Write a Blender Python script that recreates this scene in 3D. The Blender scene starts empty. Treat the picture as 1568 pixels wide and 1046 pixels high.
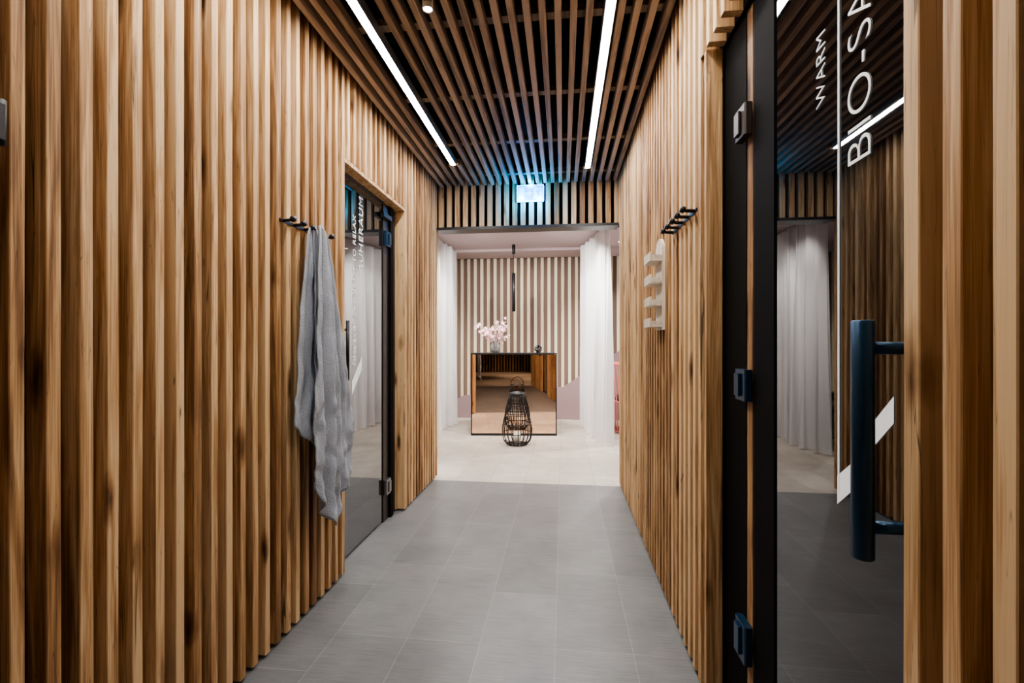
import bpy, math, random
from math import sin, cos, pi, radians
from mathutils import Vector, Matrix, noise
random.seed(7)
sc = bpy.context.scene
H = 1.2

# ------------------------------------------------------------------ materials
def newmat(name):
    m = bpy.data.materials.new(name); m.use_nodes = True
    nt = m.node_tree; b = nt.nodes['Principled BSDF']
    return m, nt, b
def simple(name, col, rough=0.5, metal=0.0, ior=None, emit=None, es=0, bump=0, bscale=200, spec=None, mott=0.0):
    m, nt, b = newmat(name)
    b.inputs['Base Color'].default_value = (*col, 1)
    b.inputs['Roughness'].default_value = rough
    b.inputs['Metallic'].default_value = metal
    if ior: b.inputs['IOR'].default_value = ior
    if spec is not None: b.inputs['Specular IOR Level'].default_value = spec
    if emit:
        b.inputs['Emission Color'].default_value = (*emit, 1)
        b.inputs['Emission Strength'].default_value = es
    tc = nt.nodes.new('ShaderNodeTexCoord'); n = nt.nodes.new('ShaderNodeTexNoise')
    n.inputs['Scale'].default_value = bscale; n.inputs['Detail'].default_value = 3
    nt.links.new(tc.outputs['Object'], n.inputs['Vector'])
    if mott:
        mr = nt.nodes.new('ShaderNodeMapRange'); mr.inputs['From Min'].default_value = 0.3; mr.inputs['From Max'].default_value = 0.7
        mr.inputs['To Min'].default_value = 1 - mott; mr.inputs['To Max'].default_value = 1 + mott
        nt.links.new(n.outputs['Fac'], mr.inputs['Value'])
        sc_ = nt.nodes.new('ShaderNodeVectorMath'); sc_.operation = 'SCALE'; sc_.inputs[0].default_value = col
        nt.links.new(mr.outputs[0], sc_.inputs['Scale']); nt.links.new(sc_.outputs[0], b.inputs['Base Color'])
    if bump:
        bp = nt.nodes.new('ShaderNodeBump'); bp.inputs['Strength'].default_value = bump
        bp.inputs['Distance'].default_value = 0.004
        nt.links.new(n.outputs['Fac'], bp.inputs['Height']); nt.links.new(bp.outputs['Normal'], b.inputs['Normal'])
    return m

def wood(name, axis, dark, mid, light, knots=0.6, rough=0.62, var=0.36):
    m, nt, b = newmat(name); N = nt.nodes; L = nt.links
    tc = N.new('ShaderNodeTexCoord'); at = N.new('ShaderNodeAttribute'); at.attribute_name = 'rnd'
    off = N.new('ShaderNodeVectorMath'); off.operation = 'SCALE'
    off.inputs[0].default_value = (13.1, 7.7, 21.3); L.new(at.outputs['Fac'], off.inputs['Scale'])
    add = N.new('ShaderNodeVectorMath'); add.operation = 'ADD'
    L.new(tc.outputs['Object'], add.inputs[0]); L.new(off.outputs[0], add.inputs[1])
    def mapped(s, l):
        mp = N.new('ShaderNodeMapping'); v = [s, s, s]; v['xyz'.index(axis)] = l
        mp.inputs['Scale'].default_value = v; L.new(add.outputs[0], mp.inputs['Vector']); return mp
    def math_(op, a, b_=None, c_=None):
        n = N.new('ShaderNodeMath'); n.operation = op
        for i, v in enumerate((a, b_, c_)):
            if v is None: continue
            if isinstance(v, (int, float)): n.inputs[i].default_value = v
            else: L.new(v, n.inputs[i])
        return n.outputs[0]
    n1 = N.new('ShaderNodeTexNoise'); n1.inputs['Scale'].default_value = 1; n1.inputs['Detail'].default_value = 7
    n1.inputs['Distortion'].default_value = 1.2
    L.new(mapped(34, 1.6).outputs[0], n1.inputs['Vector'])
    n2 = N.new('ShaderNodeTexNoise'); n2.inputs['Scale'].default_value = 1; n2.inputs['Detail'].default_value = 4
    L.new(mapped(320, 5).outputs[0], n2.inputs['Vector'])
    mx = math_('MULTIPLY_ADD', n2.outputs['Fac'], 0.5, n1.outputs['Fac'])
    a2 = math_('MULTIPLY_ADD', at.outputs['Fac'], var, mx)
    cr = N.new('ShaderNodeValToRGB'); e = cr.color_ramp.elements
    e[0].position = 0.62; e[0].color = (*dark, 1); e[1].position = 1.0; e[1].color = (*light, 1)
    k = e.new(0.82); k.color = (*mid, 1)
    L.new(math_('SUBTRACT', a2, 0.04), cr.inputs['Fac'])
    vo = N.new('ShaderNodeTexVoronoi'); vo.inputs['Scale'].default_value = 1
    L.new(mapped(8.0, 2.3).outputs[0], vo.inputs['Vector'])
    kr = N.new('ShaderNodeValToRGB'); ke = kr.color_ramp.elements
    ke[0].position = 0.13; ke[0].color = (0.06, 0.04, 0.03, 1); ke[1].position = 0.27; ke[1].color = (1, 1, 1, 1)
    kk = ke.new(0.18); kk.color = (0.42, 0.34, 0.28, 1)
    nd = N.new('ShaderNodeTexNoise'); nd.inputs['Scale'].default_value = 1
    L.new(mapped(40, 12).outputs[0], nd.inputs['Vector'])
    L.new(math_('MULTIPLY_ADD', nd.outputs['Fac'], 0.16, vo.outputs['Distance']), kr.inputs['Fac'])
    n4 = N.new('ShaderNodeTexNoise'); n4.inputs['Scale'].default_value = 1; n4.inputs['Detail'].default_value = 2
    n4.inputs['Distortion'].default_value = 0.8
    L.new(mapped(45, 1.2).outputs[0], n4.inputs['Vector'])
    ridge = math_('ABSOLUTE', math_('SUBTRACT', n4.outputs['Fac'], 0.5))
    n5 = N.new('ShaderNodeTexNoise'); n5.inputs['Scale'].default_value = 1
    L.new(mapped(9, 1.7).outputs[0], n5.inputs['Vector'])
    wdt = N.new('ShaderNodeMapRange'); wdt.inputs['From Min'].default_value = 0.57; wdt.inputs['From Max'].default_value = 0.75
    wdt.inputs['To Min'].default_value = 0.0; wdt.inputs['To Max'].default_value = 0.020
    L.new(n5.outputs['Fac'], wdt.inputs['Value'])
    lr = N.new('ShaderNodeMapRange'); lr.inputs['From Min'].default_value = -0.004; lr.inputs['From Max'].default_value = 0.006
    lr.inputs['To Min'].default_value = 0.20; lr.inputs['To Max'].default_value = 1.0
    L.new(math_('SUBTRACT', ridge, wdt.outputs[0]), lr.inputs['Value'])
    mix = N.new('ShaderNodeMix'); mix.data_type = 'RGBA'; mix.blend_type = 'MULTIPLY'
    mix.inputs['Factor'].default_value = knots
    L.new(cr.outputs['Color'], mix.inputs['A']); L.new(kr.outputs['Color'], mix.inputs['B'])
    mix2 = N.new('ShaderNodeMix'); mix2.data_type = 'RGBA'; mix2.blend_type = 'MULTIPLY'
    mix2.inputs['Factor'].default_value = knots
    L.new(mix.outputs['Result'], mix2.inputs['A']); L.new(lr.outputs[0], mix2.inputs['B'])
    L.new(mix2.outputs['Result'], b.inputs['Base Color'])
    b.inputs['Roughness'].default_value = rough; b.inputs['Specular IOR Level'].default_value = 0.35
    bp = N.new('ShaderNodeBump'); bp.inputs['Strength'].default_value = 0.25; bp.inputs['Distance'].default_value = 0.002
    L.new(mx, bp.inputs['Height']); L.new(bp.outputs['Normal'], b.inputs['Normal'])
    return m

OD, OM, OL = (0.21, 0.107, 0.046), (0.47, 0.27, 0.122), (0.71, 0.49, 0.275)
M_woodz = wood('oak_vertical', 'z', OD, OM, OL, 0.92)
M_woody = wood('oak_length', 'y', (0.18, 0.125, 0.088), (0.33, 0.24, 0.165), (0.48, 0.36, 0.265), 0.4)
M_pale = wood('pale_ash', 'z', (0.54, 0.46, 0.33), (0.66, 0.58, 0.43), (0.75, 0.68, 0.53), 0.1)
M_birch = wood('birch_ply', 'z', (0.55, 0.46, 0.36), (0.68, 0.60, 0.50), (0.80, 0.72, 0.62), 0.1)
M_back = simple('dark_backing', (0.006, 0.004, 0.003), 0.9, spec=0.1)
M_black = simple('black_metal', (0.012, 0.012, 0.014), 0.4)
M_blackm = simple('black_board', (0.006, 0.005, 0.005), 0.9, spec=0.15)
M_frame = simple('dark_brown_frame', (0.028, 0.018, 0.013), 0.45)
M_steelb = simple('dark_blue_metal', (0.015, 0.05, 0.10), 0.32, 0.5)  # dark blue base colour, partly metallic
M_steel = simple('brushed_steel', (0.35, 0.34, 0.33), 0.35, 0.9)
M_glass = simple('tinted_glass', (0.003, 0.003, 0.004), 0.015, 0, ior=2.2)
M_glass2 = simple('tinted_glass_clear', (0.006, 0.006, 0.007), 0.015, 0, ior=2.7)
M_vinyl = simple('white_vinyl_glow', (0.85, 0.85, 0.85), 0.6, emit=(1, 1, 1), es=0.18)  # white vinyl with a faint emission added, though it is no lamp
M_mirror = simple('bronze_mirror', (0.88, 0.62, 0.45), 0.02, 1.0)
M_mauve = simple('mauve_plaster', (0.27, 0.19, 0.195), 0.8, bump=0.1)
M_mauve2 = simple('brown_backing', (0.18, 0.125, 0.10), 0.8)
M_rceil = simple('pink_ceiling', (0.48, 0.39, 0.40), 0.85)
M_led = simple('led_diffuser', (0.9, 0.9, 0.9), 0.5, emit=(1.0, 0.965, 0.92), es=96)
M_alu = simple('aluminium_profile', (0.6, 0.6, 0.6), 0.4, 0.8)
M_bulb = simple('lamp_lens', (1, 1, 1), 0.4, emit=(1, 0.85, 0.65), es=30)
M_bulb2 = simple('pendant_lens', (1, 1, 1), 0.4, emit=(1, 0.8, 0.65), es=3)
M_towel = simple('terry_towel', (0.39, 0.42, 0.48), 0.95, bump=0.8, bscale=300, mott=0.28)
M_pinkrod = simple('coral_rod', (0.75, 0.22, 0.20), 0.5)
M_cush = simple('charcoal_fabric', (0.03, 0.03, 0.035), 0.9)
M_petal = simple('blossom_petal', (0.85, 0.58, 0.58), 0.7)
M_stem = simple('twig', (0.12, 0.07, 0.05), 0.7)
M_signf = simple('sign_face', (0.05, 0.3, 0.7), 0.5, emit=(0.02, 0.34, 1.0), es=1.5)
M_signw = simple('sign_white', (0.5, 0.7, 0.8), 0.5, emit=(0.35, 0.80, 1.0), es=1.4)
M_signr = simple('sign_rim', (0.05, 0.4, 0.9), 0.5, emit=(0.0, 0.36, 1.0), es=14)
M_candle = simple('candle_wax', (0.8, 0.75, 0.65), 0.6)

m, nt, b = newmat('sheer_curtain')
b.inputs['Base Color'].default_value = (0.90, 0.90, 0.92, 1); b.inputs['Roughness'].default_value = 0.9
tr = nt.nodes.new('ShaderNodeBsdfTranslucent'); tr.inputs['Color'].default_value = (0.95, 0.94, 0.95, 1)
tp = nt.nodes.new('ShaderNodeBsdfTransparent')
ms = nt.nodes.new('ShaderNodeMixShader'); ms.inputs[0].default_value = 0.35
ms2 = nt.nodes.new('ShaderNodeMixShader'); ms2.inputs[0].default_value = 0.16
nt.links.new(b.outputs[0], ms.inputs[1]); nt.links.new(tr.outputs[0], ms.inputs[2])
nt.links.new(ms.outputs[0], ms2.inputs[1]); nt.links.new(tp.outputs[0], ms2.inputs[2])
nt.links.new(ms2.outputs[0], nt.nodes['Material Output'].inputs[0])
M_curt = m
m, nt, b = newmat('clear_glass')
b.inputs['Base Color'].default_value = (0.9, 0.92, 0.92, 1); b.inputs['Roughness'].default_value = 0.05
b.inputs['Transmission Weight'].default_value = 0.9
M_vase = m

def tile(name, c1, c2, grout, rough, ms_=0.0013):
    m, nt, b = newmat(name); N = nt.nodes; L = nt.links
    tc = N.new('ShaderNodeTexCoord'); sp = N.new('ShaderNodeSeparateXYZ'); cb = N.new('ShaderNodeCombineXYZ')
    L.new(tc.outputs['Object'], sp.inputs[0]); L.new(sp.outputs['Y'], cb.inputs['X'])
    ax = N.new('ShaderNodeMath'); ax.operation = 'ADD'; ax.inputs[1].default_value = 30.03
    L.new(sp.outputs['X'], ax.inputs[0]); L.new(ax.outputs[0], cb.inputs['Y'])
    br = N.new('ShaderNodeTexBrick'); br.inputs['Scale'].default_value = 1
    br.inputs['Brick Width'].default_value = 0.6; br.inputs['Row Height'].default_value = 0.3
    br.inputs['Mortar Size'].default_value = ms_; br.offset = 0.37; br.offset_frequency = 3
    br.inputs['Mortar Smooth'].default_value = 0.1
    br.inputs['Color1'].default_value = (*c1, 1); br.inputs['Color2'].default_value = (*c2, 1)
    br.inputs['Mortar'].default_value = (*grout, 1)
    L.new(cb.outputs[0], br.inputs['Vector'])
    mp = N.new('ShaderNodeMapping'); mp.inputs['Scale'].default_value = (6, 260, 1)
    L.new(tc.outputs['Object'], mp.inputs[0])
    n = N.new('ShaderNodeTexNoise'); n.inputs['Scale'].default_value = 1; n.inputs['Detail'].default_value = 4
    L.new(mp.outputs[0], n.inputs['Vector'])
    n3 = N.new('ShaderNodeTexNoise'); n3.inputs['Scale'].default_value = 3.2; n3.inputs['Detail'].default_value = 8
    n3.inputs['Roughness'].default_value = 0.65
    L.new(tc.outputs['Object'], n3.inputs['Vector'])
    s = N.new('ShaderNodeMath'); s.operation = 'ADD'; L.new(n.outputs['Fac'], s.inputs[0]); L.new(n3.outputs['Fac'], s.inputs[1])
    r = N.new('ShaderNodeMapRange'); r.inputs['From Min'].default_value = 0.6; r.inputs['From Max'].default_value = 1.4
    r.inputs['To Min'].default_value = 0.66; r.inputs['To Max'].default_value = 1.32
    L.new(s.outputs[0], r.inputs['Value'])
    mx = N.new('ShaderNodeVectorMath'); mx.operation = 'SCALE'
    L.new(br.outputs['Color'], mx.inputs[0]); L.new(r.outputs[0], mx.inputs['Scale'])
    L.new(mx.outputs[0], b.inputs['Base Color']); b.inputs['Roughness'].default_value = rough
    bp = N.new('ShaderNodeBump'); bp.inputs['Strength'].default_value = 0.15; bp.inputs['Distance'].default_value = 0.001
    L.new(n.outputs['Fac'], bp.inputs['Height']); L.new(bp.outputs['Normal'], b.inputs['Normal'])
    return m
M_floor = tile('grey_tile', (0.145, 0.149, 0.155), (0.18, 0.184, 0.19), (0.25, 0.25, 0.25), 0.36, 0.0015)
M_floor2 = tile('cream_tile', (0.44, 0.40, 0.355), (0.51, 0.465, 0.41), (0.24, 0.22, 0.19), 0.40, 0.002)

# ------------------------------------------------------------------ mesh builder
class MB:
    def __init__(s): s.v = []; s.f = []; s.m = []; s.r = []; s.sm = []
    def add(s, vs, fs, mi=0, rnd=None, smooth=False):
        o = len(s.v); s.v += [tuple(p) for p in vs]
        if rnd is None: rnd = random.random()
        for f in fs:
            s.f.append([i + o for i in f]); s.m.append(mi); s.r.append(rnd); s.sm.append(smooth)
    def box(s, x0, x1, y0, y1, z0, z1, mi=0, rnd=None):
        vs = [(x, y, z) for z in (z0, z1) for y in (y0, y1) for x in (x0, x1)]
        s.add(vs, [(0, 2, 3, 1), (4, 5, 7, 6), (0, 1, 5, 4), (2, 6, 7, 3), (0, 4, 6, 2), (1, 3, 7, 5)], mi, rnd)
    def slat(s, axis, a0, a1, b0, b1, l0, l1, mi=0, ch=0.003, n=1, wob=0.0, rnd=None):
        prof = [(a0 + ch, b0), (a1 - ch, b0), (a1, b0 + ch), (a1, b1 - ch), (a1 - ch, b1), (a0 + ch, b1), (a0, b1 - ch), (a0, b0 + ch)]
        vs = []; sd = random.random() * 100
        for i in range(n + 1):
            l = l0 + (l1 - l0) * i / n
            da = wob * noise.noise((l * 1.3, sd, 0)); db = wob * noise.noise((l * 1.3, 0, sd))
            for a, bb in prof:
                p = (a + da, bb + db)
                vs.append((p[0], p[1], l) if axis == 'z' else (p[0], l, p[1]))
        fs = []
        for i in range(n):
            for j in range(8):
                q = (i * 8 + j, i * 8 + (j + 1) % 8, (i + 1) * 8 + (j + 1) % 8, (i + 1) * 8 + j)
                fs.append(q if axis == 'z' else q[::-1])
        c0 = tuple(range(7, -1, -1)); c1 = tuple(range(n * 8, n * 8 + 8))
        if axis != 'z': c0 = c0[::-1]; c1 = c1[::-1]
        fs += [c0, c1]
        s.add(vs, fs, mi, rnd)
    def tube(s, pts, r, mi=0, n=8, closed=False, caps=True):
        pts = [Vector(p) for p in pts]; N = len(pts); vs = []
        up0 = None
        for i, p in enumerate(pts):
            if closed: t = pts[(i + 1) % N] - pts[i - 1]
            else: t = pts[min(i + 1, N - 1)] - pts[max(i - 1, 0)]
            t.normalize()
            if up0 is None:
                up0 = Vector((0, 0, 1)) if abs(t.z) < 0.9 else Vector((1, 0, 0))
            u = up0 - t * up0.dot(t); u.normalize(); w = t.cross(u); up0 = u
            rr = r[i] if isinstance(r, (list, tuple)) else r
            for j in range(n):
                a = 2 * pi * j / n; vs.append(p + (u * cos(a) + w * sin(a)) * rr)
        fs = []
        for i in range(N if closed else N - 1):
            k = (i + 1) % N
            for j in range(n): fs.append((i * n + j, i * n + (j + 1) % n, k * n + (j + 1) % n, k * n + j))
        if not closed and caps:
            fs += [tuple(range(n - 1, -1, -1)), tuple(range((N - 1) * n, N * n))]
        s.add(vs, fs, mi, None, True)
    def revolve(s, prof, c, mi=0, n=32, cap=True):
        vs = [(c[0] + r * cos(2 * pi * j / n), c[1] + r * sin(2 * pi * j / n), c[2] + z) for r, z in prof for j in range(n)]
        fs = [(i * n + j, i * n + (j + 1) % n, (i + 1) * n + (j + 1) % n, (i + 1) * n + j) for i in range(len(prof) - 1) for j in range(n)]
        if cap: fs += [tuple(range(n - 1, -1, -1)), tuple(range((len(prof) - 1) * n, len(prof) * n))]
        s.add(vs, fs, mi, None, True)
    def obj(s, name, mats, parent=None):
        me = bpy.data.meshes.new(name); me.from_pydata(s.v, [], s.f)
        for mt in mats: me.materials.append(mt)
        me.polygons.foreach_set('material_index', s.m); me.polygons.foreach_set('use_smooth', s.sm)
        at = me.attributes.new('rnd', 'FLOAT', 'FACE'); at.data.foreach_set('value', s.r)
        me.update(); o = bpy.data.objects.new(name, me); sc.collection.objects.link(o)
        if parent: o.parent = parent
        return o

def empty(name, loc=(0, 0, 0)):
    e = bpy.data.objects.new(name, None); e.empty_display_size = 0.1
    sc.collection.objects.link(e); return e

# ------------------------------------------------------------------ constants
XL, XR = -1.12, 0.475
YB, YE = -1.4, 4.0
ZC = 2.59
P, SW, SD = 0.067, 0.029, 0.056
DL0, DL1, DLH = 2.25, 3.17, 2.16
DR0, DR1, DRH = 0.70, 1.60, 2.215

f = MB(); f.box(-1.5, 0.9, -0.9, 3.9, -0.1, 0, 0); f.obj('floor_corridor', [M_floor])
f = MB(); f.box(-3.6, 3.4, 3.9, 7.6, -0.1, 0.0, 0); f.obj('floor', [M_floor2])
f = MB(); f.box(-3.6, 4.4, -7.2, -0.9, -0.1, 0.0, 0); f.obj('floor_lobby', [M_floor2])
RY1 = 7.3

# left wall
w = MB()
w.box(XL - 0.20, XL - SD, YB, DL0, 0, 2.78, 1)
w.box(XL - 0.20, XL - SD, DL0, DL1, DLH, 2.78, 1)
w.box(XL - 0.20, XL - SD, DL1, YE + 0.05, 0, 2.78, 1)
w.box(XL - 0.20, XL - 0.10, DL0, DL1, 0, DLH, 1)
ys = []
y = DL0 - SW
while y > YB: ys.append((y, 0.015)); y -= P
n = int((DL1 - DL0) / P)
for i in range(n): ys.append((DL0 + 0.032 + i * (DL1 - DL0) / n, DLH))
y = DL1 + 0.0
while y < YE + 0.04: ys.append((y, 0.015)); y += P
for yy, z0 in ys:
    near = -0.3 < yy < 1.6
    ex = random.uniform(-0.002, 0.003)
    w.slat('z', XL - SD, XL + (0.0 if not near else random.uniform(-0.003, 0.0)), yy, yy + SW + ex, z0, 2.70, 0, 0.0016, 12 if near else 1, 0.0022 if near else 0.0)
w.box(XL - 0.11, XL - 0.002, DL0 + 0.004, DL1 - 0.004, DLH - 0.022, DLH - 0.001, 0)
w.box(XL - 0.11, XL - SD - 0.001, DL1 - 0.018, DL1 - 0.001, 0.01, DLH - 0.023, 0)
w.box(XL - SD + 0.001, XL - 0.001, DL1 - 0.014, DL1 - 0.001, 0.015, DLH - 0.023, 0, 0.9)
w.obj('wall_left', [M_woodz, M_back])

# right wall
w = MB()
w.box(XR + SD, XR + 0.22, YB, DR0, 0, 2.78, 1)
w.box(XR + SD, XR + 0.22, DR0, DR1, DRH, 2.78, 1)
w.box(XR + SD, XR + 0.22, DR1, YE - 0.03, 0, 2.78, 1)
w.box(XR + 0.12, XR + 0.22, DR0, DR1, 0, DRH, 1)
ys = []; y = DR0 - SW
while y > YB: ys.append((y, 0.015)); y -= P
y = DR1 + 0.05
while y < YE - 0.06: ys.append((y, 0.015)); y += P
n = int((DR1 - DR0) / P)
for i in range(n + 1): ys.append((DR0 + 0.032 + i * (DR1 - DR0) / n - 0.005, DRH - 0.03))
for yy, z0 in ys:
    near = -0.3 < yy < 0.8
    w.slat('z', XR, XR + SD, yy, yy + SW, z0, 2.70, 0, 0.0016, 12 if near else 1, 0.0015 if near else 0.0)
w.box(XR + 0.004, XR + 0.06, DR1, DR1 + 0.02, 0.0, DRH - 0.03, 0, 0.35)
w.box(XR + SD, XR + 0.11, DR0 + 0.004, DR1 - 0.001, DRH - 0.03, DRH - 0.001, 1)
w.obj('wall_right', [M_woodz, M_back])

# header
w = MB()
w.box(XL - SD, XR + SD, YE + 0.03, YE + 0.12, 2.22, 2.78, 1)
x = XL + 0.015
while x < XR - 0.03:
    w.slat('z', x, x + 0.044, YE - 0.012, YE + 0.03, 2.228, 2.70, 0, 0.003); x += 0.0735
w.box(XL + 0.001, XR - 0.001, YE - 0.025, YE + 0.13, 2.203, 2.227, 2)
w.obj('wall_header', [M_woodz, M_back, M_black])

# ceiling slats
LXS = (-0.852, 0.195); LYE = (3.50, 3.68)
c = MB()
c.box(XL - 0.2, XR + 0.22, YB, YE + 0.12, 2.79, 2.87, 1)
x = XL + 0.028
while x < XR - 0.03:
    hit = [i for i in (0, 1) if abs(x + 0.015 - LXS[i]) < 0.040]
    if hit: c.slat('y', x, x + 0.030, ZC, ZC + 0.05, LYE[hit[0]] + 0.01, YE - 0.014, 0, 0.002)
    else: c.slat('y', x, x + 0.030, ZC, ZC + 0.05, YB + 0.01, YE - 0.014, 0, 0.002)
    x += 0.066
y = -1.1
while y < 3.9:
    c.box(XL + 0.002, XR - 0.002, y, y + 0.045, ZC + 0.051, ZC + 0.085, 0, 0.2); y += 0.62
c.obj('ceiling_corridor', [M_woody, M_blackm])
for i in (0, 1):
    s = MB(); xx = LXS[i]; st = 0.35
    s.box(xx - 0.0185, xx + 0.0185, st, LYE[i], ZC - 0.001, ZC + 0.008, 0)
    s.box(xx - 0.023, xx + 0.023, st, LYE[i] + 0.004, ZC + 0.009, ZC + 0.049, 1)
    s.box(xx - 0.023, xx - 0.019, st, LYE[i] + 0.004, ZC - 0.002, ZC + 0.009, 1)
    s.box(xx + 0.019, xx + 0.023, st, LYE[i] + 0.004, ZC - 0.002, ZC + 0.009, 1)
    s.obj('led_strip_light', [M_led, M_alu])

def spot(loc, rot, e, size=1.6, blend=0.6, col=(1, 0.88, 0.74), rad=0.03, parent=None, name='lamp'):
    l = bpy.data.lights.new(name, 'SPOT'); l.energy = e; l.spot_size = size; l.spot_blend = blend
    l.color = col; l.shadow_soft_size = rad
    o = bpy.data.objects.new(name, l); o.location = loc; o.rotation_euler = rot
    sc.collection.objects.link(o); o.parent = parent; return o
for (sx, sy) in [(-0.553, 1.83)]:
    e = empty('ceiling_spotlight')
    s = MB(); s.revolve([(0.019, 0.0), (0.022, 0.0), (0.022, 0.17), (0.0, 0.17)], (sx, sy, ZC - 0.02), 0, 24, False)
    s.revolve([(0.0, 0.004), (0.018, 0.004)], (sx, sy, ZC - 0.02), 1, 24, False)
    s.obj('housing', [M_alu, M_bulb], e)
    spot((sx, sy, ZC - 0.03), (0, 0, 0), 20, 1.7, 0.8, (1, 0.82, 0.6), 0.015, e)

def downlight(x, y, e, rot=(0, 0, 0), size=2.2, col=(1, 0.95, 0.89), z=2.60):  # also builds the added, unseen lamps that brighten the room
    p = empty('real_or_added_downlight')
    s = MB(); s.revolve([(0.036, -0.006), (0.045, -0.006), (0.047, -0.001)], (x, y, z), 0, 28, False)
    s.revolve([(0.0, -0.003), (0.036, -0.003)], (x, y, z), 1, 28, False)
    s.obj('trim_ring', [M_alu, M_bulb], p)
    spot((x, y, z - 0.03), rot, e, size, 0.7, col, 0.035, p)

# lobby behind the corridor (seen in the mirrored counter)
w = MB(); w.box(-3.6, 4.4, -7.2, -7.05, 0, 2.8, 1)
x = -3.55
while x < 4.3: w.slat('z', x, x + 0.05, -7.05, -7.0, 0.02, 2.75, 0, 0.003); x += 0.12
w.obj('wall_rear', [M_woodz, M_back])
w = MB(); w.box(-3.7, -3.6, -7.2, -1.3, 0, 2.8, 0); w.obj('wall_lobby_left', [M_mauve])
w = MB(); w.box(4.4, 4.5, -7.2, -1.3, 0, 2.8, 0); w.obj('wall_lobby_right', [M_mauve])
w = MB(); w.box(-3.6, XL - 0.2, -1.4, -1.3, 0, 2.8, 0); w.box(XR + 0.22, 4.4, -1.4, -1.3, 0, 2.8, 0); w.obj('wall_lobby_front', [M_mauve])
w = MB(); w.box(-3.7, 4.5, -7.2, -1.4, 2.79, 2.87, 0); w.obj('ceiling_lobby', [M_mauve])
for (xx, yy, en) in [(0.2, -2.2, 110), (1.8, -3.0, 190), (1.0, -4.4, 190), (2.6, -5.2, 190), (0, -5.8, 130)]:
    downlight(xx, yy, en, (0, 0, 0), 1.1, (1, 0.88, 0.74), 2.79)
c = MB(); c.slat('y', 1.2, 3.6, 0.06, 0.42, -6.6, -5.8, 0, 0.03)
for a in (1.22, 2.02, 2.82): c.slat('y', a, a + 0.76, 0.425, 0.52, -6.4, -5.82, 0, 0.03)
c.slat('y', 1.2, 3.6, 0.43, 0.85, -6.65, -6.42, 0, 0.03); c.obj('lobby_bench', [M_cush])

# ------------------------------------------------------------------ room beyond
w = MB(); w.box(-3.6, 3.4, RY1 + 0.03, RY1 + 0.2, 0, 2.7, 0)
x = -3.5
while x < 3.3:
    w.slat('z', x, x + 0.048, RY1, RY1 + 0.03, 0.02, 2.60, 1, 0.003); x += 0.1085
w.obj('wall_back', [M_mauve2, M_pale])
w = MB(); w.box(-3.7, -3.6, 4.0, RY1 + 0.2, 0, 2.7, 0); w.obj('wall_room_left', [M_mauve])
w = MB(); w.box(3.4, 3.5, 4.0, RY1 + 0.2, 0, 2.7, 0); w.obj('wall_room_right', [M_mauve])
w = MB(); w.box(-3.6, XL - 0.2, 3.92, 4.05, 0, 2.7, 0); w.obj('wall_front_left', [M_mauve])
w = MB(); w.box(XR + 0.22, 3.4, 3.92, 3.97, 0, 2.7, 0); w.obj('wall_front_right', [M_mauve])
w = MB(); w.box(-3.7, 3.5, 4.13, RY1 + 0.2, 2.60, 2.7, 0)
w.box(-3.0, 3.0, 6.75, RY1 - 0.005, 2.56, 2.60, 0)
w.obj('ceiling', [M_rceil])
w = MB()
pts = [(-1.95, 0.0), (-1.95, 0.16), (-1.62, 0.34), (-1.2, 0.42), (0.0, 0.50), (0.75, 1.00), (2.2, 1.9), (2.2, 0.0)]
y0, y1 = RY1 - 0.10, RY1 - 0.002
vs = [(p[0], y0, p[1]) for p in pts] + [(p[0], y1, p[1]) for p in pts]; k = len(pts)
fs = [tuple(range(k)), tuple(range(2 * k - 1, k - 1, -1))] + [(i, i + k, (i + 1) % k + k, (i + 1) % k) for i in range(k)]
w.add(vs, fs, 0); w.obj('stair_stringer', [M_mauve])

def curtain(name, p0, p1, ztop, waves, amp, seed):
    a = Vector((*p0, 0)); bq = Vector((*p1, 0)); d = bq - a; nrm = Vector((-d.y, d.x, 0)).normalized()
    NU, NV = waves * 16, 20; c = MB(); vs = []
    for j in range(NV + 1):
        v = j / NV
        for i in range(NU + 1):
            u = i / NU; ph = u * waves * 2 * pi
            am = amp * (0.6 + 0.5 * v) * (0.8 + 0.9 * noise.noise((u * waves * 0.7, seed, v * 0.6)))
            off = sin(ph + 0.6 * sin(v * 2 + u * 9)) * am + 0.02 * v * sin(u * 11 + seed) + 0.25 * am * sin(ph * 2.3 + seed)
            ush = u + 0.020 * sin(ph * 2 + v) + 0.015 * v * noise.noise((u * 8, v * 2, seed))
            p = a + d * ush + nrm * off
            vs.append((p.x, p.y, ztop * (1 - v) + 0.018 * v))
    fs = [(j * (NU + 1) + i, j * (NU + 1) + i + 1, (j + 1) * (NU + 1) + i + 1, (j + 1) * (NU + 1) + i) for j in range(NV) for i in range(NU)]
    c.add(vs, fs, 0, 0, True)
    e = empty(name); c.obj('fabric', [M_curt], e)
    t = MB(); t.box(-0.5, 0.5, -0.012, 0.012, 0, 0.02, 0)
    o = t.obj('rail', [M_alu], e); o.scale = (d.length, 1, 1)
    o.location = ((a.x + bq.x) / 2, (a.y + bq.y) / 2, ztop + 0.002); o.rotation_euler = (0, 0, math.atan2(d.y, d.x))
curtain('sheer_curtain', (0.535, 5.32), (0.27, 6.72), 2.575, 6, 0.080, 3)
curtain('sheer_curtain', (-1.66, 5.12), (-1.62, 6.80), 2.575, 9, 0.065, 8)

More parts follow.
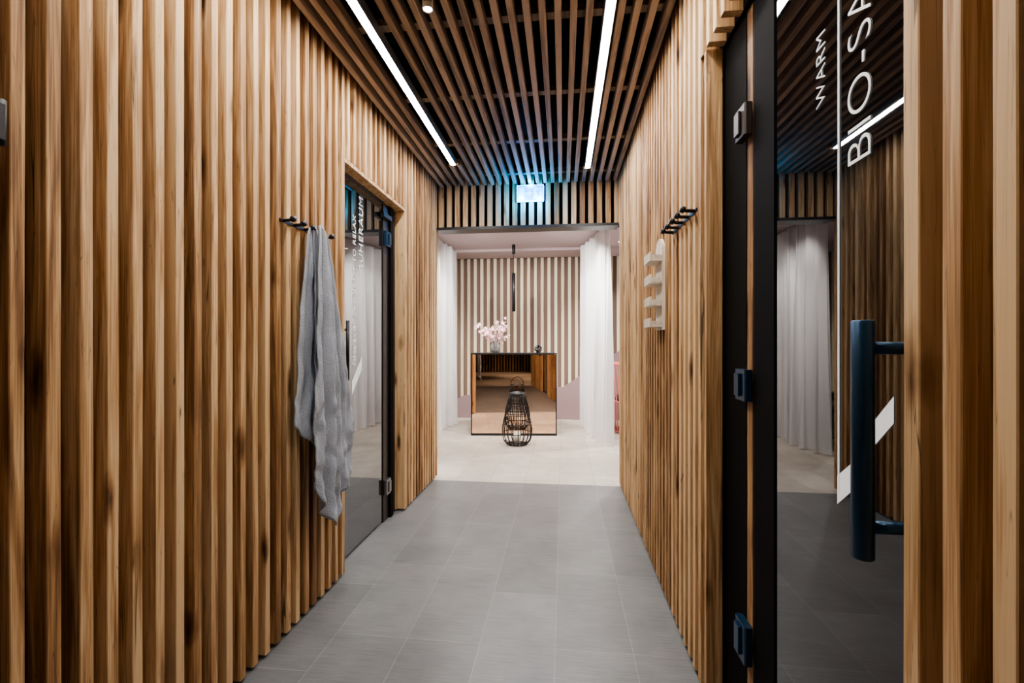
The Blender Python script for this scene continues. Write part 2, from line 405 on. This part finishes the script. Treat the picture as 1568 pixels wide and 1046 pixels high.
downlight(-0.85, 4.75, 105); downlight(0.15, 4.75, 105); downlight(-0.35, 5.3, 70)  # lamps added out of view behind the header to brighten the floor
downlight(-1.0, 5.4, 100, (radians(48), 0, radians(5)), 1.9); downlight(-0.1, 5.4, 100, (radians(48), 0, radians(-5)), 1.9)  # added lamps, tilted to brighten the back wall
downlight(1.15, 5.6, 200); downlight(-2.3, 5.9, 200); downlight(0.80, 6.45, 80)  # added behind the curtains for translucency; only the last is a visible fitting
downlight(0.02, 5.15, 130, (radians(35), 0, radians(-25)), 1.5)  # added lamp out of view, aimed to whiten the right curtain
downlight(-1.2, 5.15, 90, (radians(35), 0, radians(30)), 1.5)  # same kind of added lamp for the left curtain
downlight(2.2, 6.4, 120); downlight(-2.6, 4.7, 80)  # added fill lamps, unseen beyond the curtains

c = MB()
c.slat('y', -2.95, -1.95, 0.10, 0.42, 4.55, 5.9, 0, 0.03); c.slat('y', -3.15, -2.96, 0.10, 0.80, 4.55, 5.9, 0, 0.03)
c.slat('y', -2.9, -1.97, 0.425, 0.52, 4.72, 5.73, 0, 0.03)
for yy in (4.40, 5.905): c.slat('y', -3.15, -1.95, 0.10, 0.60, yy, yy + 0.145, 0, 0.03)
for xx in (-3.1, -2.05):
    for yy in (4.45, 5.95): c.box(xx, xx + 0.05, yy, yy + 0.05, 0, 0.10, 1)
c.obj('lounge_sofa', [M_cush, M_black])

# ------------------------------------------------------------------ mirrored counter
W2, D2, bz = 0.555, 0.25, 1.066
c = MB(); c.box(-W2 + 0.012, W2 - 0.012, -D2 + 0.004, D2 - 0.004, 0.03, bz - 0.02, 0)
fr = 0.014
for xx in (-W2, W2 - fr):
    for yy in (-D2, D2 - fr): c.box(xx, xx + fr, yy, yy + fr, 0.0, bz - 0.012, 1)
c.box(-W2, W2, -D2, -D2 + fr, 0.0, 0.03, 1); c.box(-W2, W2, D2 - fr, D2, 0.0, 0.03, 1)
c.box(-W2, W2, -D2 - 0.002, D2, bz - 0.014, bz, 1)
o = c.obj('mirrored_counter', [M_mirror, M_black]); o.location = (-0.655, 6.12, 0); o.rotation_euler = (0, 0, radians(5.5))

vx, vy = -0.90, 6.05
e = empty('vase_with_blossom_branches')
c = MB(); c.revolve([(0.0, 0.001), (0.055, 0.001), (0.068, 0.03), (0.06, 0.10), (0.035, 0.15), (0.033, 0.19), (0.042, 0.215), (0.038, 0.215), (0.029, 0.19), (0.031, 0.15), (0.055, 0.10), (0.062, 0.03), (0.0, 0.012)], (vx, vy, bz), 0, 32, False)
c.obj('vase', [M_vase], e)
br = MB(); bl = MB()
def blossom(p, r):
    nrm = Vector((random.uniform(-1, 1), random.uniform(-1.4, 0.6), random.uniform(-.5, 1))).normalized()
    t = nrm.orthogonal().normalized(); q = nrm.cross(t)
    for k in range(5):
        a = 2 * pi * k / 5; d = t * cos(a) + q * sin(a); s2 = t * -sin(a) + q * cos(a)
        vs = [p, p + d * r * .55 + s2 * r * .36 + nrm * r * .2, p + d * r + s2 * r * .2 + nrm * r * .38, p + d * r - s2 * r * .2 + nrm * r * .38, p + d * r * .55 - s2 * r * .36 + nrm * r * .2]
        bl.add(vs, [(0, 1, 2, 3, 4)], 0, random.random(), True)
for k in range(15):
    a = 2 * pi * k / 15 + random.uniform(-.2, .2); ln = random.uniform(0.06, 0.30); out = random.uniform(0.14, 0.27)
    pts = []
    for i in range(7):
        u = i / 6
        pts.append(Vector((vx + cos(a) * (0.012 + out * u ** 2), vy + sin(a) * (0.012 + out * 0.7 * u ** 2), bz + 0.03 + (0.17 + ln * 0.9) * u - 0.05 * u * u * (out > .17))))
    br.tube(pts, [0.003 - 0.0003 * i for i in range(7)], 0, 5)
    for i in range(14):
        u = random.uniform(0.55, 1.0); j = min(5, int(u * 6)); pp = pts[j].lerp(pts[j + 1], u * 6 - j)
        blossom(pp + Vector([random.uniform(-.03, .03) for _ in range(3)]), random.uniform(0.017, 0.028))
br.obj('branches', [M_stem], e); bl.obj('blossoms', [M_petal], e)

c = MB(); cx, cy, cz = -0.325, 6.03, bz + 0.056
for k in range(5):
    mt = Matrix.Rotation(k * pi / 5, 3, 'Z') @ Matrix.Rotation(radians(25 + 30 * k), 3, 'X')
    c.tube([Vector((cx, cy, cz)) + mt @ Vector((0.046 * cos(t * 2 * pi / 32), 0.046 * sin(t * 2 * pi / 32), 0)) for t in range(32)], 0.0055, 0, 8, True)
c.revolve([(0.0, 0), (0.03, 0), (0.028, 0.008), (0.0, 0.012)], (cx, cy, bz), 0, 20, False)
c.obj('knot_sculpture', [M_black])

# lantern
lx, ly = -0.54, 5.38
prof = [(0.120, 0.012), (0.155, 0.05), (0.175, 0.12), (0.174, 0.20), (0.158, 0.29), (0.132, 0.38), (0.108, 0.46), (0.094, 0.53), (0.09, 0.575)]
c = MB(); NW = 18
for k in range(NW):
    a = 2 * pi * k / NW
    c.tube([(lx + r * cos(a), ly + r * sin(a), z) for r, z in prof], 0.0052, 0, 6)
def ring(r, z, rr=0.005, n=40): c.tube([(lx + r * cos(2 * pi * i / n), ly + r * sin(2 * pi * i / n), z) for i in range(n)], rr, 0, 6, True)
for r, z in [(0.12, 0.010), (0.175, 0.14), (0.166, 0.25), (0.135, 0.37), (0.108, 0.46)]: ring(r, z)
c.revolve([(0.088, 0.565), (0.095, 0.565), (0.095, 0.615), (0.088, 0.615), (0.088, 0.565)], (lx, ly, 0), 0, 36, False)
c.revolve([(0.0, 0.004), (0.12, 0.004), (0.12, 0.014), (0.0, 0.014)], (lx, ly, 0), 0, 36, False)
c.tube([(lx - 0.092 * cos(pi * i / 16), ly, 0.60 + 0.125 * sin(pi * i / 16)) for i in range(17)], 0.0045, 0, 6)
c.revolve([(0.0, 0.014), (0.04, 0.014), (0.04, 0.15), (0.0, 0.15)], (lx, ly, 0), 1, 24, False)
c.obj('wire_lantern', [M_black, M_candle])

# pendant
e = empty('pendant_lamp'); px, py = -0.70, 6.50
c = MB(); c.revolve([(0.0, 2.47), (0.024, 2.47), (0.024, 2.60), (0.0, 2.60)], (px, py, 0), 0, 24, False)
c.tube([(px, py, 2.48), (px, py, 2.19)], 0.0035, 0, 6)
c.revolve([(0.0, 2.20), (0.024, 2.195), (0.024, 1.65), (0.020, 1.65), (0.020, 1.655)], (px, py, 0), 0, 24, False)
c.revolve([(0.0, 1.655), (0.020, 1.655)], (px, py, 0), 1, 24, False)
c.obj('tube_shade', [M_black, M_bulb2], e)

# coral wire chair
c = MB(); qx, qy = 1.00, 6.3
ringp = lambda z, r, a0=0, a1=2 * pi, n=28: [(qx + r * cos(a0 + (a1 - a0) * i / n), qy + r * sin(a0 + (a1 - a0) * i / n), z) for i in range(n + 1)]
c.tube(ringp(0.42, 0.32), 0.011, 0, 8); c.tube(ringp(0.92, 0.37, radians(60), radians(300)), 0.013, 0, 8)
c.tube(ringp(0.02, 0.30), 0.011, 0, 8)
for k in range(21):
    a = radians(60 + 240 * k / 20)
    c.tube([(qx + r * cos(a), qy + r * sin(a), z) for r, z in [(0.30, 0.02), (0.31, 0.2), (0.32, 0.42), (0.35, 0.7), (0.37, 0.92)]], 0.009, 0, 6)
c.revolve([(0.0, 0.41), (0.30, 0.41), (0.31, 0.45), (0.28, 0.49), (0.0, 0.49)], (qx, qy, 0), 1, 32, False)
c.obj('wire_armchair', [M_pinkrod, M_cush])

# ------------------------------------------------------------------ exit sign
e = empty('exit_sign'); sx0, sx1, sz0, sz1, sy = -0.392, -0.170, 2.432, 2.560, 3.945
c = MB(); c.box(sx0, sx1, sy, sy + 0.03, sz0, sz1, 0)
c.box(sx0 - 0.004, sx1 + 0.004, sy + 0.004, sy + 0.026, sz1 + 0.0005, sz1 + 0.006, 1)
c.box(sx0 - 0.004, sx1 + 0.004, sy + 0.004, sy + 0.026, sz0 - 0.006, sz0 - 0.0005, 1)
c.box(sx0 - 0.006, sx0 - 0.0005, sy + 0.004, sy + 0.026, sz0, sz1, 1)
c.box(sx1 + 0.0005, sx1 + 0.006, sy + 0.004, sy + 0.026, sz0, sz1, 1)
c.box(-0.30, -0.26, sy + 0.03, YE - 0.012, 2.47, 2.51, 2)
yv = sy - 0.0015
def poly(pts): c.add([(a, yv, b_) for a, b_ in pts], [tuple(range(len(pts)))], 3)
poly([(-0.380, 2.445), (-0.335, 2.445), (-0.335, 2.545), (-0.380, 2.545)])
poly([(-0.325, 2.485), (-0.295, 2.485), (-0.295, 2.465), (-0.265, 2.4925), (-0.295, 2.52), (-0.295, 2.50), (-0.325, 2.50)])
poly([(-0.25, 2.445), (-0.182, 2.445), (-0.182, 2.545), (-0.25, 2.545)])
c.obj('sign_box', [M_signf, M_signr, M_black, M_signw], e)
c = MB(); yv = sy - 0.003
poly([(-0.222, 2.45), (-0.212, 2.45), (-0.205, 2.478), (-0.194, 2.462), (-0.188, 2.467), (-0.2, 2.492), (-0.2, 2.512), (-0.190, 2.50), (-0.186, 2.505), (-0.2, 2.522), (-0.222, 2.515), (-0.236, 2.5), (-0.232, 2.495), (-0.218, 2.505), (-0.222, 2.485)])
poly([(-0.212 + 0.008 * cos(t * pi / 5), 2.532 + 0.008 * sin(t * pi / 5)) for t in range(10)])
for i in range(len(c.m)): c.m[i] = 0
c.obj('pictogram', [M_signf], e)
for (xx, yy, z, en) in ((-0.28, 3.935, 2.570, 2.0), (-0.36, 3.90, 2.418, 5.5), (-0.20, 3.90, 2.418, 5.5)):  # added bare point lights spread the sign's blue glow over slats and header
    l = bpy.data.lights.new('added_sign_glow', 'POINT'); l.energy = en; l.color = (0.0, 0.34, 1.0); l.shadow_soft_size = 0.003
    o = bpy.data.objects.new('added_sign_glow', l); o.location = (xx, yy, z); sc.collection.objects.link(o); o.parent = e

# ------------------------------------------------------------------ doors
def text(name, s, size, m3, loc, parent, mat, off=-0.0012):
    cu = bpy.data.curves.new(name, 'FONT'); cu.body = s; cu.size = size; cu.extrude = 0.0006; cu.space_character = 1.12
    cu.offset = off
    cu.materials.append(mat); o = bpy.data.objects.new(name, cu); sc.collection.objects.link(o)
    o.matrix_world = Matrix.Translation(loc) @ m3.to_4x4(); o.parent = parent
    return o
RM = Matrix(((0, 0, -1), (0, 1, 0), (1, 0, 0)))
LM = Matrix(((0, 0, 1), (0, -1, 0), (1, 0, 0)))
e = empty('door_1'); gx = 0.541; K = 0.973
ky = lambda v: v * K
kz = lambda v: 1.2 + (v - 1.2) * K
c = MB()
c.box(gx, gx + 0.010, DR0 + 0.005, 1.235, 0.012, DRH - 0.035, 0)
c.obj('glass_leaf', [M_glass], e)
c = MB()
c.box(gx - 0.004, gx + 0.02, 1.238, 1.36, 0.0, DRH - 0.035, 0)
c.box(gx + 0.004, gx + 0.02, 1.36, 1.385, 0.0, DRH - 0.035, 2)
c.box(gx + 0.002, gx + 0.02, 1.385, 1.425, 0.0, DRH - 0.035, 1, 0.0)  # wood strip stands in for a slat's reflection in the dark panel
c.box(gx - 0.001, gx + 0.02, 1.425, DR1 - 0.002, 0.0, DRH - 0.035, 0)
c.obj('side_frame_with_reflection', [M_blackm, M_woodz, M_frame], e)
def hinge(x, y, z, mat, s=1, w=0.075, h=0.09, sgn=-1):
    c = MB(); c.slat('z', min(x, x + sgn * 0.022), max(x, x + sgn * 0.022), y - w / 2, y + w / 2, z - h / 2, z + h / 2, 0, 0.004)
    c.slat('z', min(x + sgn * .0225, x + sgn * 0.030), max(x + sgn * .0225, x + sgn * 0.030), y - w * 0.12, y + w * 0.35, z - h * 0.36, z + h * 0.36, 0, 0.002)
    return c.obj('hinge', [mat], e)
hinge(gx - 0.006, 1.40, 1.84, M_frame); hinge(gx - 0.006, 1.40, 1.078, M_steelb); hinge(gx - 0.006, 1.40, 0.335, M_steelb, h=0.11)
c = MB(); hx, hy = 0.450, 0.745
c.revolve([(0.0, kz(0.866)), (0.013, kz(0.866)), (0.0150, kz(0.868)), (0.0150, kz(1.233)), (0.013, kz(1.235)), (0.0, kz(1.235))], (hx, hy, 0), 0, 32, False)
for z in (0.922, 1.192): c.tube([(hx, hy, z), (gx - 0.001, hy, z)], 0.0095, 0, 20)
for z in (0.922, 1.192): c.tube([(gx - 0.006, hy, z), (gx - 0.0005, hy, z)], 0.018, 0, 24)
c.obj('pull_handle', [M_steelb], e)
text('lettering_large', 'BIO-SAUNA', 0.098, RM, (gx - 0.0012, ky(0.895), kz(1.535)), e, M_vinyl, -0.0018)
text('lettering_small', 'WARM', 0.048, RM, (gx - 0.0012, ky(1.042), kz(1.712)), e, M_vinyl, -0.0006)
c = MB(); xx = gx - 0.0012
def quad(c, pts): c.add([(xx, ky(a), kz(b_)) for a, b_ in pts], [tuple(range(len(pts)))], 0)
c.box(xx - 0.0008, xx, ky(0.990), ky(0.9955), 0.905, 2.10, 0)
quad(c, [(0.998, 0.930), (0.998, 0.872), (0.945, 0.918), (0.945, 0.972)])
quad(c, [(0.886, 1.061), (0.886, 1.016), (0.838, 1.064), (0.838, 1.110)])
c.obj('vinyl_marks', [M_vinyl], e)

e = empty('door_2'); gx = XL - 0.078
c = MB(); c.box(gx - 0.010, gx, DL0 + 0.003, 2.935, 0.012, DLH - 0.03, 0); c.obj('glass_leaf', [M_glass2], e)
c = MB(); c.box(gx - 0.018, gx + 0.006, 2.937, DL1 - 0.020, 0.0, DLH - 0.03, 0)
c.box(gx - 0.018, gx + 0.022, 3.03, 3.08, 0.0, DLH - 0.03, 1)
c.box(gx - 0.018, gx + 0.010, DL0 + 0.003, 2.935, DLH - 0.029, DLH - 0.023, 0)
c.obj('frame', [M_frame, M_blackm], e)
hinge(gx + 0.007, 2.98, 1.90, M_steelb, sgn=1, h=0.10); hinge(gx + 0.007, 2.98, 0.23, M_steel, sgn=1, h=0.10)
c = MB(); c.box(gx + 0.007, gx + 0.035, 2.88, 3.02, 2.03, 2.06, 0); c.obj('door_closer', [M_black], e)
text('lettering_large', 'RUHERAUM', 0.078, LM, (gx + 0.0012, 2.635, 1.625), e, M_vinyl, 0.0)
text('lettering_small', 'TIME FOR A MOMENT TO RELAX', 0.054, LM, (gx + 0.0012, 2.540, 1.06), e, M_vinyl, 0.0)
c = MB(); xx = gx + 0.0012
c.add([(xx, 2.49, 0.90), (xx, 2.62, 1.04), (xx, 2.62, 1.12), (xx, 2.49, 0.98)], [(0, 1, 2, 3)], 0)
c.obj('vinyl_marks', [M_vinyl], e)
c = MB(); c.tube([(gx + 0.05, 2.34, 1.0), (gx + 0.05, 2.34, 1.32)], 0.009, 0, 16)
for z in (1.05, 1.27): c.tube([(gx + 0.05, 2.34, z), (gx + 0.0005, 2.34, z)], 0.007, 0, 12)
c.obj('pull_handle', [M_black], e)

c = MB(); c.slat('z', XL + 0.0045, XL + 0.026, 0.73, 0.79, 1.60, 1.67, 0, 0.004)
c.tube([(XL + 0.016, 0.785, 1.59), (XL + 0.016, 0.785, 1.68)], 0.009, 0, 12)
c.obj('wall_bracket', [M_black])

def rack(name, x, sgn, ys, z):
    c = MB()
    c.box(min(x, x + sgn * 0.006), max(x, x + sgn * 0.006), min(ys) - 0.02, max(ys) + 0.02, z - 0.006, z + 0.006, 0)
    for yy in ys:
        c.tube([(x + sgn * 0.006, yy, z), (x + sgn * 0.035, yy, z + 0.002), (x + sgn * 0.048, yy, z + 0.006)], 0.0065, 0, 14)
        c.tube([(x + sgn * 0.040, yy, z + 0.004), (x + sgn * 0.055, yy, z + 0.009)], 0.012, 0, 18)
    return c.obj(name, [M_black])
rack('coat_hook_rack', XL + 0.001, 1, [1.72, 1.795, 1.87, 1.95, 2.03], 1.69)
rack('coat_hook_rack', XR - 0.001, -1, [1.70, 1.78, 1.86, 1.94, 2.02], 1.672)

c = MB(); bx = XR - 0.001; ya, yb = 2.20, 2.35
pts = [(ya, 1.262), (yb, 1.262)] + [((ya + yb) / 2 + 0.075 * cos(t * pi / 12), 1.63 + 0.07 * sin(t * pi / 12)) for t in range(13)]
k = len(pts); vs = [(bx, p[0], p[1]) for p in pts] + [(bx - 0.014, p[0], p[1]) for p in pts]
c.add(vs, [tuple(range(k)), tuple(range(2 * k - 1, k - 1, -1))] + [(i, i + k, (i + 1) % k + k, (i + 1) % k) for i in range(k)], 0)
for z in (1.275, 1.375, 1.480, 1.585):
    c.box(bx - 0.060, bx - 0.0145, ya, yb, z, z + 0.009, 0)
    c.box(bx - 0.070, bx - 0.0605, ya, yb, z, z + 0.042, 0)
    for yy in (ya, yb - 0.008): c.box(bx - 0.060, bx - 0.0145, yy, yy + 0.008, z + 0.0095, z + 0.028, 0)
c.obj('wall_card_rack', [M_birch])

# ------------------------------------------------------------------ towel
def towel():
    e = empty('hanging_towel')
    def sm(a, b_, t): t = max(0, min(1, (t - a) / (b_ - a))); return t * t * (3 - 2 * t)
    def layer(name, L, R, hem, x0, amp, nf, seed, z_top=1.705):
        NU, NV = 70, 90; vs = []
        for j in range(NV + 1):
            v = j / NV
            for i in range(NU + 1):
                s_ = i / NU
                zb = hem(s_); z = z_top + (zb - z_top) * v
                g = min(1, (z_top - z) / 0.85); g = 0.10 * sm(0, 0.05, g) + 0.90 * (g ** 0.85)
                yl = 1.862 + (L - 1.862) * g; yr = 1.885 + (R - 1.885) * g
                yy = yl + (yr - yl) * s_
                am = amp * (0.25 + 0.75 * g)
                fo = sin(s_ * nf * 2 * pi + seed + 0.8 * sin(g * 2.2)) * 0.6 + 0.4 * sin(s_ * nf * 4.3 * pi + seed * 2 + g * 2)
                xx_ = x0 + am * (fo + 0.6) * (1 - 0.55 * abs(2 * s_ - 1) ** 3)
                xx_ += 0.020 * noise.noise((yy * 14, z * 6, seed)) * g + 0.008 * noise.noise((yy * 40, z * 22, seed)) * g
                yy += 0.012 * noise.noise((z * 6, s_ * 3, seed + 4)) * g
                vs.append((xx_, yy, z))
        fs = [(j * (NU + 1) + i, j * (NU + 1) + i + 1, (j + 1) * (NU + 1) + i + 1, (j + 1) * (NU + 1) + i) for j in range(NV) for i in range(NU)]
        c = MB(); c.add(vs, fs, 0, 0, True); o = c.obj(name, [M_towel], e)
        md = o.modifiers.new('solid', 'SOLIDIFY'); md.thickness = 0.007; md.offset = 0
    def hemf(s_):
        pts = [(0, 0.60), (0.12, 0.52), (0.42, 0.385), (0.5, 0.40), (0.62, 0.46), (0.85, 0.53), (1.0, 0.60)]
        for (a, za), (b_, zb) in zip(pts, pts[1:]):
            if s_ <= b_: return za + (zb - za) * (s_ - a) / (b_ - a)
        return pts[-1][1]
    layer('front_fold', 1.800, 2.135, hemf, -1.045, 0.036, 2.2, 0.6)
    layer('back_fold', 1.735, 2.06, lambda s_: 0.86 - 0.25 * s_, -1.085, 0.012, 1.7, 2.3, 1.70)
    layer('side_fold', 1.90, 2.15, lambda s_: 0.62 + 0.12 * s_, -1.070, 0.014, 1.3, 4.3, 1.70)
towel()

# ------------------------------------------------------------------ world, camera
wd = bpy.data.worlds.new('World'); sc.world = wd; wd.use_nodes = True
wd.node_tree.nodes['Background'].inputs[0].default_value = (0.02, 0.02, 0.02, 1)
cam = bpy.data.cameras.new('Camera'); cam.lens = 16.07; cam.sensor_width = 36; cam.shift_y = 0.0013; cam.clip_start = 0.02
co = bpy.data.objects.new('Camera', cam); co.location = (0, 0, H); co.rotation_euler = (radians(90), 0, radians(6.36))
sc.collection.objects.link(co); sc.camera = co
sc.view_settings.view_transform = 'AgX'
sc.view_settings.look = 'AgX - Medium High Contrast'
sc.view_settings.exposure = 0.08
